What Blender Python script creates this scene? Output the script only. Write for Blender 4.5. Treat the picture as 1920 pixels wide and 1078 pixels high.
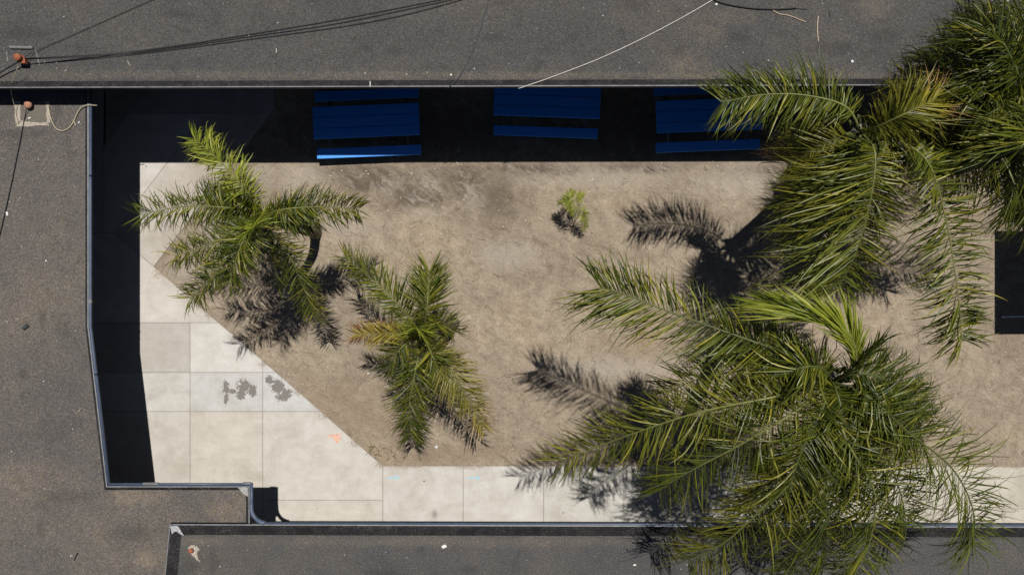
import bpy, math, random
from mathutils import Vector, Matrix, noise as mnoise
R = math.radians
sc = bpy.context.scene
for o in list(bpy.data.objects): bpy.data.objects.remove(o)

# ------------------------------------------------------------------ camera, sky, sun, exposure
CAMH, SCL = 20.0, 75.0            # camera height (m); photo pixels per metre at ground level
cam_d = bpy.data.cameras.new("camera"); cam = bpy.data.objects.new("camera", cam_d)
sc.collection.objects.link(cam); sc.camera = cam
cam.location = (0, 0, CAMH); cam.rotation_euler = (0, 0, 0)
cam_d.sensor_width = 36; cam_d.lens = 18/(960/SCL/CAMH); cam_d.clip_end = 2000; cam_d.clip_start = .1
SX, SY = -0.105, -0.283           # how far a shadow runs on the ground per metre of height
w = bpy.data.worlds.new("World"); sc.world = w; w.use_nodes = True
nt = w.node_tree; nt.nodes.clear()
sky = nt.nodes.new("ShaderNodeTexSky"); sky.sky_type = 'NISHITA'; sky.sun_disc = False
sky.sun_elevation = math.atan2(1, math.hypot(SX, SY)); sky.sun_rotation = math.atan2(-SX, -SY)
sky.air_density = .6; sky.dust_density = .5; sky.altitude = 600
bg = nt.nodes.new("ShaderNodeBackground"); bg.inputs[1].default_value = 0.05
wo = nt.nodes.new("ShaderNodeOutputWorld")
nt.links.new(sky.outputs[0], bg.inputs[0]); nt.links.new(bg.outputs[0], wo.inputs[0])
sd = bpy.data.lights.new("sun", 'SUN'); sd.energy = 5; sd.angle = R(.5); sd.color = (1, .965, .915)
sun = bpy.data.objects.new("sun", sd); sc.collection.objects.link(sun)
sun.rotation_euler = Vector((SX, SY, -1)).to_track_quat('-Z', 'Y').to_euler(); sun.location = (5, 12, 40)
sc.view_settings.view_transform = 'Standard'; sc.view_settings.look = 'None'
sc.view_settings.exposure = -0.05; sc.view_settings.gamma = 1

# ------------------------------------------------------------------ helpers
def P(px, py, h=0.0):
    """metres on the horizontal plane at height h for a point surveyed on the photograph"""
    k = (CAMH-h)/CAMH/SCL
    return Vector(((px-960)*k, (539-py)*k, h))
def PH(px, py, hp): return P(px, py, hp/SCL)     # height given in ground pixels
def G(px, py, h=0.0):                            # plan position measured at ground level
    return Vector(((px-960)/SCL, (539-py)/SCL, h))

def obj(name, verts, faces, mats, parent=None, fm=None, smooth=False, local=False):
    me = bpy.data.meshes.new(name)
    if parent is not None and not local:
        l = parent.location if parent.parent is None else parent.location + parent.parent.location
        verts = [(v[0]-l[0], v[1]-l[1], v[2]-l[2]) for v in verts]
    me.from_pydata([tuple(v) for v in verts], [], faces)
    for m in (mats if isinstance(mats, (list, tuple)) else [mats]): me.materials.append(m)
    if fm: me.polygons.foreach_set('material_index', fm)
    if smooth: me.polygons.foreach_set('use_smooth', [True]*len(me.polygons))
    me.update()
    o = bpy.data.objects.new(name, me); sc.collection.objects.link(o)
    if parent is not None: o.parent = parent
    return o
def tag(o, label=None, cat=None, group=None, kind=None):
    for k, v in (('label', label), ('category', cat), ('group', group), ('kind', kind)):
        if v: o[k] = v
    return o
def thing(name, loc, label, cat, group=None):
    o = bpy.data.objects.new(name, None); sc.collection.objects.link(o); o.location = loc
    return tag(o, label, cat, group)

class MB:
    def __init__(s): s.v = []; s.f = []; s.m = []
    def add(s, vs, fs, mi=0):
        n = len(s.v); s.v += [Vector(v) for v in vs]; s.f += [tuple(i+n for i in f) for f in fs]; s.m += [mi]*len(fs)
    def box(s, c, d, mi=0, rot=None, bev=0.0):
        x, y, z = d[0]/2, d[1]/2, d[2]/2
        if bev:
            b = bev; vs = []
            for zz, ins in ((-z, b), (-z+b, 0), (z-b, 0), (z, b)):
                for a, e in ((-1, -1), (1, -1), (1, 1), (-1, 1)): vs.append(Vector((a*(x-ins), e*(y-ins), zz)))
            fs = [(3, 2, 1, 0), (12, 13, 14, 15)]
            for k in range(3):
                for i in range(4): fs.append((k*4+i, k*4+(i+1) % 4, k*4+4+(i+1) % 4, k*4+4+i))
        else:
            vs = [Vector((a*x, e*y, g*z)) for g in (-1, 1) for a, e in ((-1, -1), (1, -1), (1, 1), (-1, 1))]
            fs = [(3, 2, 1, 0), (4, 5, 6, 7), (0, 1, 5, 4), (1, 2, 6, 5), (2, 3, 7, 6), (3, 0, 4, 7)]
        if rot: vs = [rot @ v for v in vs]
        s.add([v+Vector(c) for v in vs], fs, mi)
    def tube(s, pts, r, sides=6, mi=0, cap=True):
        pts = [Vector(p) for p in pts]; n = len(pts); rs = r if isinstance(r, (list, tuple)) else [r]*n
        vs = []; fs = []; prev = None
        for i, p in enumerate(pts):
            t = (pts[min(i+1, n-1)]-pts[max(i-1, 0)]).normalized()
            a = prev if prev is not None else (Vector((0, 0, 1)) if abs(t.z) < .9 else Vector((1, 0, 0)))
            a = (a-t*a.dot(t))
            a = a.normalized() if a.length > 1e-6 else t.orthogonal().normalized()
            prev = a; b = t.cross(a)
            for k in range(sides):
                g = 2*math.pi*k/sides; vs.append(p+(a*math.cos(g)+b*math.sin(g))*rs[i])
        for i in range(n-1):
            for k in range(sides):
                fs.append((i*sides+k, i*sides+(k+1) % sides, (i+1)*sides+(k+1) % sides, (i+1)*sides+k))
        if cap: fs.append(tuple(range(sides))[::-1]); fs.append(tuple(range((n-1)*sides, n*sides)))
        s.add(vs, fs, mi)
    def lathe(s, c, prof, sides=16, mi=0):
        vs = []; fs = []
        for r, z in prof:
            for k in range(sides):
                g = 2*math.pi*k/sides; vs.append(Vector(c)+Vector((r*math.cos(g), r*math.sin(g), z)))
        for i in range(len(prof)-1):
            for k in range(sides):
                fs.append((i*sides+k, i*sides+(k+1) % sides, (i+1)*sides+(k+1) % sides, (i+1)*sides+k))
        fs.append(tuple(range(sides))[::-1]); fs.append(tuple(range((len(prof)-1)*sides, len(prof)*sides)))
        s.add(vs, fs, mi)
    def prism(s, poly, z0, z1, mi=0):
        n = len(poly)
        a = sum(poly[i][0]*poly[(i+1) % n][1]-poly[(i+1) % n][0]*poly[i][1] for i in range(n))
        if a < 0: poly = poly[::-1]
        vs = [(p[0], p[1], z0) for p in poly]+[(p[0], p[1], z1) for p in poly]
        fs = [tuple(range(n))[::-1], tuple(range(n, 2*n))]+[(i, (i+1) % n, n+(i+1) % n, n+i) for i in range(n)]
        s.add(vs, fs, mi)
    def build(s, name, mats, parent=None, smooth=False, local=False):
        return obj(name, s.v, s.f, mats, parent, s.m, smooth, local)

def spline(pts, n):
    """Catmull-Rom through pts, n samples"""
    pts = [Vector(p) for p in pts]
    q = [pts[0]*2-pts[1]]+pts+[pts[-1]*2-pts[-2]]; m = len(pts)-1; out = []
    for i in range(n):
        u = i/(n-1)*m; k = min(int(u), m-1); t = u-k
        a, b, c, d = q[k:k+4]
        out.append(.5*((2*b)+(c-a)*t+(2*a-5*b+4*c-d)*t*t+(3*b-a-3*c+d)*t**3))
    return out

# ------------------------------------------------------------------ material helpers
class NT:
    def __init__(s, name):
        s.mat = bpy.data.materials.new(name); s.mat.use_nodes = True
        s.t = s.mat.node_tree; s.t.nodes.clear()
        s.out = s.n("ShaderNodeOutputMaterial"); s.b = s.n("ShaderNodeBsdfPrincipled")
        s.l(s.b.outputs[0], s.out.inputs[0])
        s.pos = s.n("ShaderNodeNewGeometry").outputs['Position']
    def n(s, t, **k):
        x = s.t.nodes.new(t)
        for a, v in k.items(): setattr(x, a, v)
        return x
    def l(s, a, b): s.t.links.new(a, b)
    def put(s, sock, v):
        if isinstance(v, bpy.types.NodeSocket): s.l(v, sock)
        else: sock.default_value = v
    def noise(s, scale, detail=4, rough=.55, dist=0, vec=None, out=0):
        x = s.n("ShaderNodeTexNoise"); x.inputs['Scale'].default_value = scale; x.inputs['Detail'].default_value = detail
        x.inputs['Roughness'].default_value = rough; x.inputs['Distortion'].default_value = dist
        s.l(vec or s.pos, x.inputs['Vector']); return x.outputs[out]
    def vor(s, scale, out='Distance', vec=None, feature='F1'):
        x = s.n("ShaderNodeTexVoronoi"); x.feature = feature; x.inputs['Scale'].default_value = scale
        s.l(vec or s.pos, x.inputs['Vector']); return x.outputs[out]
    def ramp(s, f, stops):
        x = s.n("ShaderNodeValToRGB"); e = x.color_ramp.elements
        while len(e) < len(stops): e.new(.5)
        for i, (p, c) in enumerate(stops):
            e[i].position = p; e[i].color = (*c, 1) if isinstance(c, (tuple, list)) else (c, c, c, 1)
        s.l(f, x.inputs[0]); return x.outputs[0]
    def math(s, op, a, b=0.0, c=0.0, clamp=False):
        x = s.n("ShaderNodeMath", operation=op); x.use_clamp = clamp
        s.put(x.inputs[0], a); s.put(x.inputs[1], b); s.put(x.inputs[2], c); return x.outputs[0]
    def mix(s, f, a, b, mode='MIX'):
        x = s.n("ShaderNodeMix", data_type='RGBA', blend_type=mode)
        col = lambda v: (*v, 1) if isinstance(v, tuple) and len(v) == 3 else v
        s.put(x.inputs[0], f); s.put(x.inputs[6], col(a)); s.put(x.inputs[7], col(b)); return x.outputs[2]
    def vmap(s, loc=(0, 0, 0), scale=(1, 1, 1), rot=(0, 0, 0), vec=None):
        x = s.n("ShaderNodeMapping"); x.vector_type = 'TEXTURE'; x.inputs['Location'].default_value = loc; x.inputs['Scale'].default_value = tuple(1/v for v in scale)
        x.inputs['Rotation'].default_value = rot; s.l(vec or s.pos, x.inputs['Vector']); return x.outputs[0]
    def spot(s, c, rx, ry, wob, lo=.85, hi=1.1):
        """1 inside an ellipse of a stain or patch, 0 outside; the edge is broken by the wobble noise"""
        v = s.n("ShaderNodeVectorMath", operation='SUBTRACT'); s.l(s.pos, v.inputs[0]); v.inputs[1].default_value = (c[0], c[1], 0)
        m = s.n("ShaderNodeVectorMath", operation='MULTIPLY'); s.l(v.outputs[0], m.inputs[0]); m.inputs[1].default_value = (1/rx, 1/ry, 0)
        d = s.n("ShaderNodeVectorMath", operation='LENGTH'); s.l(m.outputs[0], d.inputs[0])
        q = s.math('ADD', d.outputs['Value'], wob)
        r = s.n("ShaderNodeMapRange"); r.interpolation_type = 'SMOOTHSTEP'
        s.l(q, r.inputs[0]); r.inputs[1].default_value = lo; r.inputs[2].default_value = hi
        r.inputs[3].default_value = 1; r.inputs[4].default_value = 0
        return r.outputs[0]
    def many(s, spots, wob, lo=.7, hi=1.2):
        o = None
        for a in spots:
            x = s.spot(*a, wob, lo, hi); o = x if o is None else s.math('MAXIMUM', o, x)
        return o
    def bump(s, h, strength, dist):
        x = s.n("ShaderNodeBump"); x.inputs['Strength'].default_value = strength; x.inputs['Distance'].default_value = dist
        s.l(h, x.inputs['Height']); s.l(x.outputs[0], s.b.inputs['Normal'])
    def done(s, col, rough=.8, spec=.3, metal=0):
        s.put(s.b.inputs['Base Color'], (*col, 1) if isinstance(col, tuple) else col)
        s.put(s.b.inputs['Roughness'], rough); s.b.inputs['Specular IOR Level'].default_value = spec
        s.b.inputs['Metallic'].default_value = metal; return s.mat

H_TOP, H_LEFT, H_LOW = 266/SCL, 218/SCL, 224/SCL        # eave heights of the three roofs

def roof_mat(name, h, dark, light, gain=(1, 1, 1)):
    m = NT(name)
    g = m.noise(38, 3, .75); g2 = m.vor(60, 'Color')
    base = m.ramp(g, [(.30, .038), (.46, .070), (.56, .094), (.70, .135)])
    cell = m.n("ShaderNodeSeparateColor"); m.l(g2, cell.inputs[0])
    tint = m.ramp(cell.outputs[0], [(0, (.85, .90, 1.05)), (.5, (1, .98, .94)), (1, (1.16, 1.02, .86))])
    c = m.mix(1.0, base, tint, 'MULTIPLY')
    speck = m.ramp(cell.outputs[1], [(.962, 0.0), (.985, 1.0)])
    c = m.mix(m.math('MULTIPLY', speck, .35), c, (.30, .27, .22))
    broad = m.noise(.55, 5, .6); blot = m.noise(2.6, 5, .65, .6)
    c = m.mix(1.0, c, m.ramp(broad, [(.30, (.80, .82, .85)), (.52, (1, .99, .97)), (.72, (1.22, 1.16, 1.05))]), 'MULTIPLY')
    c = m.mix(1.0, c, m.ramp(blot, [(.28, .80), (.44, .98), (.7, 1.05)]), 'MULTIPLY')
    wob = m.math('MULTIPLY', m.math('SUBTRACT', m.noise(4.5, 6, .7), .5), 2.0)
    def W(l): return [(P(x, y, h), rx/SCL*.83, ry/SCL*.83) for x, y, rx, ry in l]
    if dark: c = m.mix(m.math('MULTIPLY', m.many(W(dark), wob, .2, 1.3), .32), c, (.022, .022, .024))
    if light: c = m.mix(m.math('MULTIPLY', m.many(W(light), wob, .1, 1.5), .3), c, m.mix(1, c, (2.3, 2.0, 1.6), 'MULTIPLY'))
    c = m.mix(1.0, c, gain, 'MULTIPLY')
    m.bump(g, .55, .012)
    return m.done(c, .88, .25)
M = {}
M['roof_top'] = roof_mat('gravel_roofing', H_TOP,
    [(925, 66, 26, 12), (1468, 62, 12, 9), (1380, 70, 30, 10), (1660, 66, 40, 18), (940, 3, 20, 8), (1190, 8, 30, 14), (735, 95, 22, 12),
     (1165, 58, 10, 7), (325, 25, 40, 10), (690, 90, 12, 10), (1560, 90, 60, 16), (1270, 95, 20, 16), (30, 60, 60, 14)],
    [(1283, 115, 40, 30), (1640, 12, 40, 24), (1330, 60, 40, 22), (960, 140, 900, 8), (330, 138, 300, 9), (1360, 30, 60, 20)], (.82, .81, .80))
M['roof_left'] = roof_mat('gravel_roofing_worn', H_LEFT,
    [(77, 598, 7, 24), (77, 641, 6, 10), (38, 743, 6, 8), (77, 433, 7, 6), (74, 990, 10, 20), (103, 215, 10, 26), (40, 700, 10, 10), (38, 250, 60, 10), (245, 1000, 60, 20), (130, 930, 50, 18)],
    [(60, 900, 90, 40), (270, 1050, 20, 18), (430, 955, 50, 24), (250, 930, 60, 20)], (1.24, 1.15, 1.07))
M['roof_low'] = roof_mat('gravel_roofing_grey', H_LOW,
    [(397, 1052, 11, 24), (352, 1062, 20, 16), (330, 1075, 26, 20), (714, 1076, 40, 10), (1260, 1078, 30, 20), (880, 1070, 20, 10)],
    [(900, 1016, 420, 12), (700, 1018, 200, 10), (374, 1016, 50, 8)], (.88, .87, .87))

def tar_mat(name, speck_amt, lo):
    m = NT(name)
    n1 = m.noise(1.7, 5, .7); n2 = m.noise(42, 3, .75)
    mask = m.math('MULTIPLY', m.ramp(n1, [(lo, 0.0), (lo+.25, 1.0)]), m.ramp(n2, [(.50, 0.0), (.66, 1.0)]))
    c = m.mix(m.math('MULTIPLY', mask, speck_amt), m.mix(m.noise(9, 4), (.006, .006, .007), (.028, .026, .026)), (.19, .18, .17))
    m.bump(n2, .4, .01)
    return m.done(c, .85, .12)
M['tar'] = tar_mat('roof_tar', .62, .40); M['tar_low'] = tar_mat('roof_tar_fresh', .7, .42); M['tar_worn'] = tar_mat('roof_tar_worn', .9, .36)

def simple(name, col, rough=.6, spec=.4, metal=0, var=.18, scale=12, bump=0):
    m = NT(name); n = m.noise(scale, 5, .65)
    k = m.ramp(n, [(.25, 1-var), (.75, 1+var)])
    c = m.mix(1.0, (*col,), k, 'MULTIPLY')
    if bump: m.bump(n, bump, .01)
    return m.done(c, rough, spec, metal)
M['edge_metal'] = simple('roof_edge_metal', (.16, .16, .165), .5, .4, 0, .45, 6)
M['gutter'] = simple('blue_grey_gutter_paint', (.060, .082, .125), .45, .4, 0, .2, 8)
M['fascia'] = simple('navy_fascia_paint', (.010, .014, .024), .6, .2)
M['soffit'] = simple('soffit_paint', (.05, .05, .055), .8)
M['wall'] = simple('stucco_wall', (.13, .12, .11), .9, .2, 0, .12, 30, .3)
M['door'] = simple('blue_door_paint', (.04, .07, .14), .5)
M['glass'] = simple('window_glass', (.02, .025, .03), .08, .6)
M['steel'] = simple('table_frame_steel', (.055, .09, .15), .35, .5, .3)
M['rust'] = simple('rust_orange', (.30, .10, .05), .8, .2, 0, .35, 25, .4)
M['terra'] = simple('faded_red_vent', (.36, .18, .12), .75, .25, 0, .3, 30, .3)
M['cement'] = simple('cream_mastic', (.33, .29, .24), .9, .2, 0, .4, 22, .5)
M['grey_pipe'] = simple('grey_pipe', (.16, .16, .155), .6)
M['cable'] = simple('black_cable', (.012, .012, .013), .6)
M['cream_cable'] = simple('cream_cable', (.42, .36, .24), .6)
M['white_cable'] = simple('white_cable', (.62, .56, .52), .6)
M['grey_cable'] = simple('grey_cable', (.035, .04, .05), .6)
M['stick'] = simple('dry_stick', (.46, .36, .26), .9, .1, 0, .3, 25)
M['white_bit'] = simple('white_scrap', (.62, .60, .57), .8, .2, 0, .2, 30)
M['dark_bit'] = simple('dark_scrap', (.03, .035, .035), .7)
M['orange_paint'] = simple('orange_marking_paint', (.60, .36, .27), .9, .1, 0, .3, 18)
M['blue_paint'] = simple('pale_blue_marking_paint', (.32, .50, .56), .9, .1, 0, .25, 18)
M['pale_pole'] = simple('pale_pole_paint', (.75, .8, .85), .3)

def blue_mat():
    m = NT('blue_plastic_coating')
    n = m.noise(70, 2); n2 = m.noise(1.4, 4, .6)
    c = m.mix(m.ramp(n2, [(.3, 0.0), (.7, 1.0)]), (.014, .235, .76), (.018, .265, .82))
    m.bump(n, .25, .004); return m.done(c, .42, .45)
M['blue'] = blue_mat()

# dirt of the courtyard
def dirt_mat():
    m = NT('packed_dirt')
    fine = m.noise(45, 4, .7); mid = m.noise(3.2, 8, .68, .8); broad = m.noise(.38, 4, .6)
    c = m.mix(m.ramp(mid, [(.34, 0.0), (.66, 1.0)]), (.235, .188, .138), (.345, .287, .215))
    c = m.mix(1.0, c, m.ramp(broad, [(.32, (.84, .83, .82)), (.5, (1, 1, 1)), (.7, (1.18, 1.15, 1.10))]), 'MULTIPLY')
    c = m.mix(1.0, c, m.ramp(fine, [(.25, .64), (.5, 1.0), (.78, 1.3)]), 'MULTIPLY')
    gr = m.noise(16, 7, .8, .6); c = m.mix(1.0, c, m.ramp(gr, [(.32, .66), (.47, 1.0), (.56, 1.04), (.70, 1.34)]), 'MULTIPLY')
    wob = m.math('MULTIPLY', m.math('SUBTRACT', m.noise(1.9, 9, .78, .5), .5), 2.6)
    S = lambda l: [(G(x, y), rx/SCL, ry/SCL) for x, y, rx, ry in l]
    dk = m.many(S([(690, 335, 70, 30), (760, 365, 70, 34), (860, 335, 60, 34), (1010, 318, 140, 16), (1190, 314, 120, 12), (930, 370, 60, 60), (640, 320, 50, 14), (1500, 318, 120, 18), (1700, 322, 80, 22), (820, 250, 330, 62), (1250, 250, 330, 62), (1600, 250, 200, 60)]), wob, .1, 1.5)  # dark scuffed soil; the broad patches under the eave also paint in deeper shade
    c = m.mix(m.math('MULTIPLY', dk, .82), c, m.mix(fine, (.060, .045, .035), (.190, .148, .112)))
    red = m.many(S([(620, 770, 130, 60), (800, 850, 180, 20), (1210, 640, 60, 60), (720, 790, 60, 40), (1000, 690, 90, 20)]), wob, 0, 1.7)
    c = m.mix(m.math('MULTIPLY', red, .45), c, (.262, .190, .132))
    pale = m.many(S([(800, 345, 26, 22), (885, 365, 26, 30), (725, 345, 30, 22), (795, 398, 40, 14), (990, 320, 20, 10), (1240, 318, 20, 12), (640, 420, 80, 30), (950, 480, 60, 30), (1120, 330, 160, 26), (480, 330, 40, 30), (410, 420, 40, 40), (350, 510, 40, 30), (1400, 340, 120, 36), (560, 330, 60, 26), (1150, 690, 200, 24)]), wob, .1, 1.5)
    c = m.mix(m.math('MULTIPLY', pale, .55), c, m.mix(fine, (.31, .265, .212), (.43, .385, .325)))
    cell = m.n("ShaderNodeSeparateColor"); m.l(m.vor(24, 'Color'), cell.inputs[0])
    dd = m.vor(24)
    peb = m.math('MULTIPLY', m.ramp(cell.outputs[0], [(.93, 0.0), (.95, 1.0)]), m.ramp(dd, [(.18, 1.0), (.30, 0.0)]))
    c = m.mix(m.math('MULTIPLY', peb, .7), c, m.mix(cell.outputs[1], (.10, .075, .055), (.52, .48, .42)))
    stk = m.noise(3.2, 8, .75, .9, vec=m.vmap(scale=(.8, 1.5, 1), rot=(0, 0, R(-40))))
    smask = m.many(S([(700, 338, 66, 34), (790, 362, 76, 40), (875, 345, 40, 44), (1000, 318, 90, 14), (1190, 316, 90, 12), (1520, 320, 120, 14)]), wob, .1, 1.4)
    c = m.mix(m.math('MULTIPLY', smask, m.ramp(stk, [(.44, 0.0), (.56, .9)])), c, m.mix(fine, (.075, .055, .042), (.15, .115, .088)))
    lgt = m.math('MULTIPLY', smask, m.ramp(m.noise(2.9, 8, .75, .9, vec=m.vmap(loc=(7, 3, 0), scale=(.8, 1.5, 1), rot=(0, 0, R(-40)))), [(.52, 0.0), (.62, .7)]))
    c = m.mix(lgt, c, m.mix(fine, (.27, .235, .20), (.42, .385, .34)))
    crk = m.vor(1.5, 'Distance', vec=m.n("ShaderNodeVectorMath").outputs[0]) if False else m.noise(1.9, 5, .7, 1.2)
    line = m.ramp(m.math('ABSOLUTE', m.math('SUBTRACT', crk, .5)), [(0, 1.0), (.016, 0.0)])
    line = m.math('MULTIPLY', line, m.ramp(m.noise(2.6, 3), [(.48, 0.0), (.58, .7)]))
    c = m.mix(line, c, (.10, .078, .06))
    # scuffed tracks: stretched, bent ridges
    tr = m.noise(2.2, 6, .7, 1.6, vec=m.vmap(scale=(.45, 1, 1), rot=(0, 0, R(-35))))
    wv = m.vor(3.2, 'Distance', vec=m.vmap(scale=(.5, 1, 1), rot=(0, 0, R(-25))), feature='F2')
    h = m.math('ADD', m.math('MULTIPLY', tr, .9), m.math('MULTIPLY', wv, .35))
    h = m.math('ADD', h, m.math('MULTIPLY', mid, .5)); h = m.math('ADD', h, m.math('MULTIPLY', fine, .13))
    m.bump(h, .8, .12)
    return m.done(c, .95, .12)
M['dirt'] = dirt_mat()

def concrete_mat():
    m = NT('broom_finished_concrete')
    at = m.n("ShaderNodeAttribute"); at.attribute_name = 'tone'
    fine = m.noise(55, 4, .7); mid = m.noise(2.4, 8, .68, .4); streak = m.noise(3.5, 5, .6, vec=m.vmap(scale=(.35, 3, 1)))
    c = m.mix(m.ramp(mid, [(.3, 0.0), (.75, 1.0)]), (.40, .378, .345), (.505, .487, .458))
    c = m.mix(1.0, c, at.outputs['Color'], 'MULTIPLY')
    c = m.mix(1.0, c, m.ramp(fine, [(.25, .90), (.75, 1.08)]), 'MULTIPLY')
    c = m.mix(1.0, c, m.ramp(streak, [(.3, .97), (.7, 1.02)]), 'MULTIPLY')
    blot = m.noise(.9, 7, .72, .6)
    c = m.mix(m.ramp(blot, [(.48, 0.0), (.66, .5)]), c, m.mix(1, c, (.70, .67, .63), 'MULTIPLY'))
    cell = m.n("ShaderNodeSeparateColor"); m.l(m.vor(2.3, 'Color'), cell.inputs[0])
    gum = m.math('MULTIPLY', m.ramp(cell.outputs[0], [(.80, 0.0), (.81, 1.0)]), m.ramp(m.vor(2.3), [(.045, 1.0), (.06, 0.0)]))
    c = m.mix(m.math('MULTIPLY', gum, .8), c, (.05, .045, .04))
    wob = m.math('MULTIPLY', m.math('SUBTRACT', m.math('ADD', m.math('MULTIPLY', m.noise(7, 5, .75), .5), m.math('MULTIPLY', m.vor(17), .5)), .40), 1.5)
    S = lambda l: [(G(x, y), rx/SCL, ry/SCL) for x, y, rx, ry in l]
    wet = m.many(S([(425, 727, 9, 19), (424, 748, 6, 14), (457, 725, 18, 18), (452, 738, 12, 14), (474, 731, 11, 16), (437, 733, 9, 6)]), wob, .70, 1.02)
    wet2 = m.many(S([(506, 712, 10, 12), (522, 724, 17, 18), (538, 738, 15, 14), (530, 744, 16, 10)]), wob, .72, 1.02)
    wet = m.math('MAXIMUM', wet, wet2)
    c = m.mix(m.math('MULTIPLY', wet, .93), c, m.mix(fine, (.135, .120, .108), (.185, .168, .150)))
    smudge = m.many(S([(815, 963, 7, 10)]), m.math('MULTIPLY', wob, .3), .1, 1.3)
    c = m.mix(m.math('MULTIPLY', smudge, .6), c, (.13, .11, .10))
    dust = m.many(S([(350, 500, 60, 50), (380, 560, 40, 30), (340, 390, 46, 60), (400, 330, 60, 60), (440, 260, 60, 50), (330, 440, 36, 40), (470, 230, 40, 30)]), m.math('MULTIPLY', wob, .8), .2, 1.5)
    c = m.mix(m.math('MULTIPLY', dust, .6), c, (.30, .25, .195))
    spill = m.many(S([(x, y, 15, 11) for x, y in ((300, 512), (345, 545), (395, 590), (440, 632), (497, 680), (560, 734), (610, 778), (668, 830), (715, 868))]+[(x, 874, 46, 6) for x in (770, 880, 1010, 1130, 1900)]), m.math('MULTIPLY', wob, 1.6), .2, 1.4)
    c = m.mix(m.math('MULTIPLY', spill, .75), c, m.mix(fine, (.21, .17, .13), (.31, .26, .20)))
    m.bump(fine, .15, .006)
    return m.done(c, .85, .25)
M['concrete'] = concrete_mat()
M['joint'] = simple('joint_grime', (.23, .205, .18), .95, .1, 0, .3, 14)

def leaf_mat(name, a, b, yel, brown=(.20, .115, .05)):
    m = NT(name)
    at = m.n("ShaderNodeAttribute"); at.attribute_name = 'leaf'
    sp = m.n("ShaderNodeSeparateColor"); m.l(at.outputs['Color'], sp.inputs[0])
    t, rnd, dry = sp.outputs[0], sp.outputs[1], sp.outputs[2]
    c = m.mix(rnd, a, b)
    c = m.mix(m.math('MULTIPLY', m.ramp(rnd, [(.82, 0.0), (1, 1.0)]), .5), c, yel)
    d2 = m.math('ADD', dry, m.math('MULTIPLY', m.math('SUBTRACT', t, .55), 1.3))
    c = m.mix(m.math('MULTIPLY', dry, m.ramp(t, [(0, .35), (.7, 1.0)])), c, yel)
    tipf = m.math('MULTIPLY', m.ramp(d2, [(.75, 0.0), (1.15, 1.0)]), m.ramp(dry, [(.08, 0.0), (.3, 1.0)]))
    c = m.mix(tipf, c, brown)
    c = m.mix(m.math('MULTIPLY', m.ramp(t, [(.90, 0.0), (1, 1.0)]), m.math('MULTIPLY', rnd, .7)), c, brown)
    m.done(c, .36, .38)
    tr = m.n("ShaderNodeBsdfTranslucent"); m.l(m.mix(1, c, (1.5, 1.6, .7), 'MULTIPLY'), tr.inputs[0])
    ms = m.n("ShaderNodeMixShader"); ms.inputs[0].default_value = .10
    m.l(m.b.outputs[0], ms.inputs[1]); m.l(tr.outputs[0], ms.inputs[2]); m.l(ms.outputs[0], m.out.inputs[0])
    return m.mat
M['leaf_dark'] = leaf_mat('frond_dark_green', (.018, .030, .003), (.076, .094, .008), (.32, .27, .03))
M['leaf_mid'] = leaf_mat('frond_mid_green', (.026, .042, .004), (.112, .130, .012), (.37, .31, .035))
M['leaf_young'] = leaf_mat('frond_young_green', (.12, .16, .012), (.26, .28, .03), (.42, .40, .06))
M['leaf_yellow'] = leaf_mat('frond_yellowing', (.14, .13, .018), (.27, .21, .03), (.40, .28, .05), (.22, .10, .045))
M['leaf_dry'] = leaf_mat('frond_drying', (.045, .065, .01), (.14, .14, .02), (.34, .26, .05), (.42, .31, .20))
M['leaf_seed'] = leaf_mat('seedling_green', (.16, .21, .015), (.33, .36, .03), (.40, .34, .08))
M['rachis'] = simple('frond_stem', (.15, .155, .042), .5, .4, 0, .25, 9)
M['rachis_dark'] = simple('frond_stem_green', (.075, .088, .024), .5, .4, 0, .25, 9)
M['flower'] = simple('golden_flower_cluster', (.42, .29, .08), .8, .2, 0, .35, 30)
def trunk_mat():
    m = NT('palm_trunk'); wv = m.n("ShaderNodeTexWave"); wv.bands_direction = 'Z'
    wv.inputs['Scale'].default_value = 2.6; wv.inputs['Distortion'].default_value = 2.5; wv.inputs['Detail'].default_value = 3
    m.l(m.pos, wv.inputs[0]); n = m.noise(14, 6, .7)
    c = m.mix(n, (.16, .13, .10), (.34, .29, .23)); c = m.mix(1, c, m.ramp(wv.outputs[1], [(0, .6), (.4, 1.0)]), 'MULTIPLY')
    m.bump(m.math('ADD', wv.outputs[1], n), .6, .03); return m.done(c, .9, .2)
M['trunk'] = trunk_mat()

# ------------------------------------------------------------------ ground and paving
gm = MB(); gm.add([(-150, -150, 0), (150, -150, 0), (150, 150, 0), (-150, 150, 0)], [(0, 1, 2, 3)])
tag(gm.build('ground', M['dirt']), kind='structure')

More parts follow.
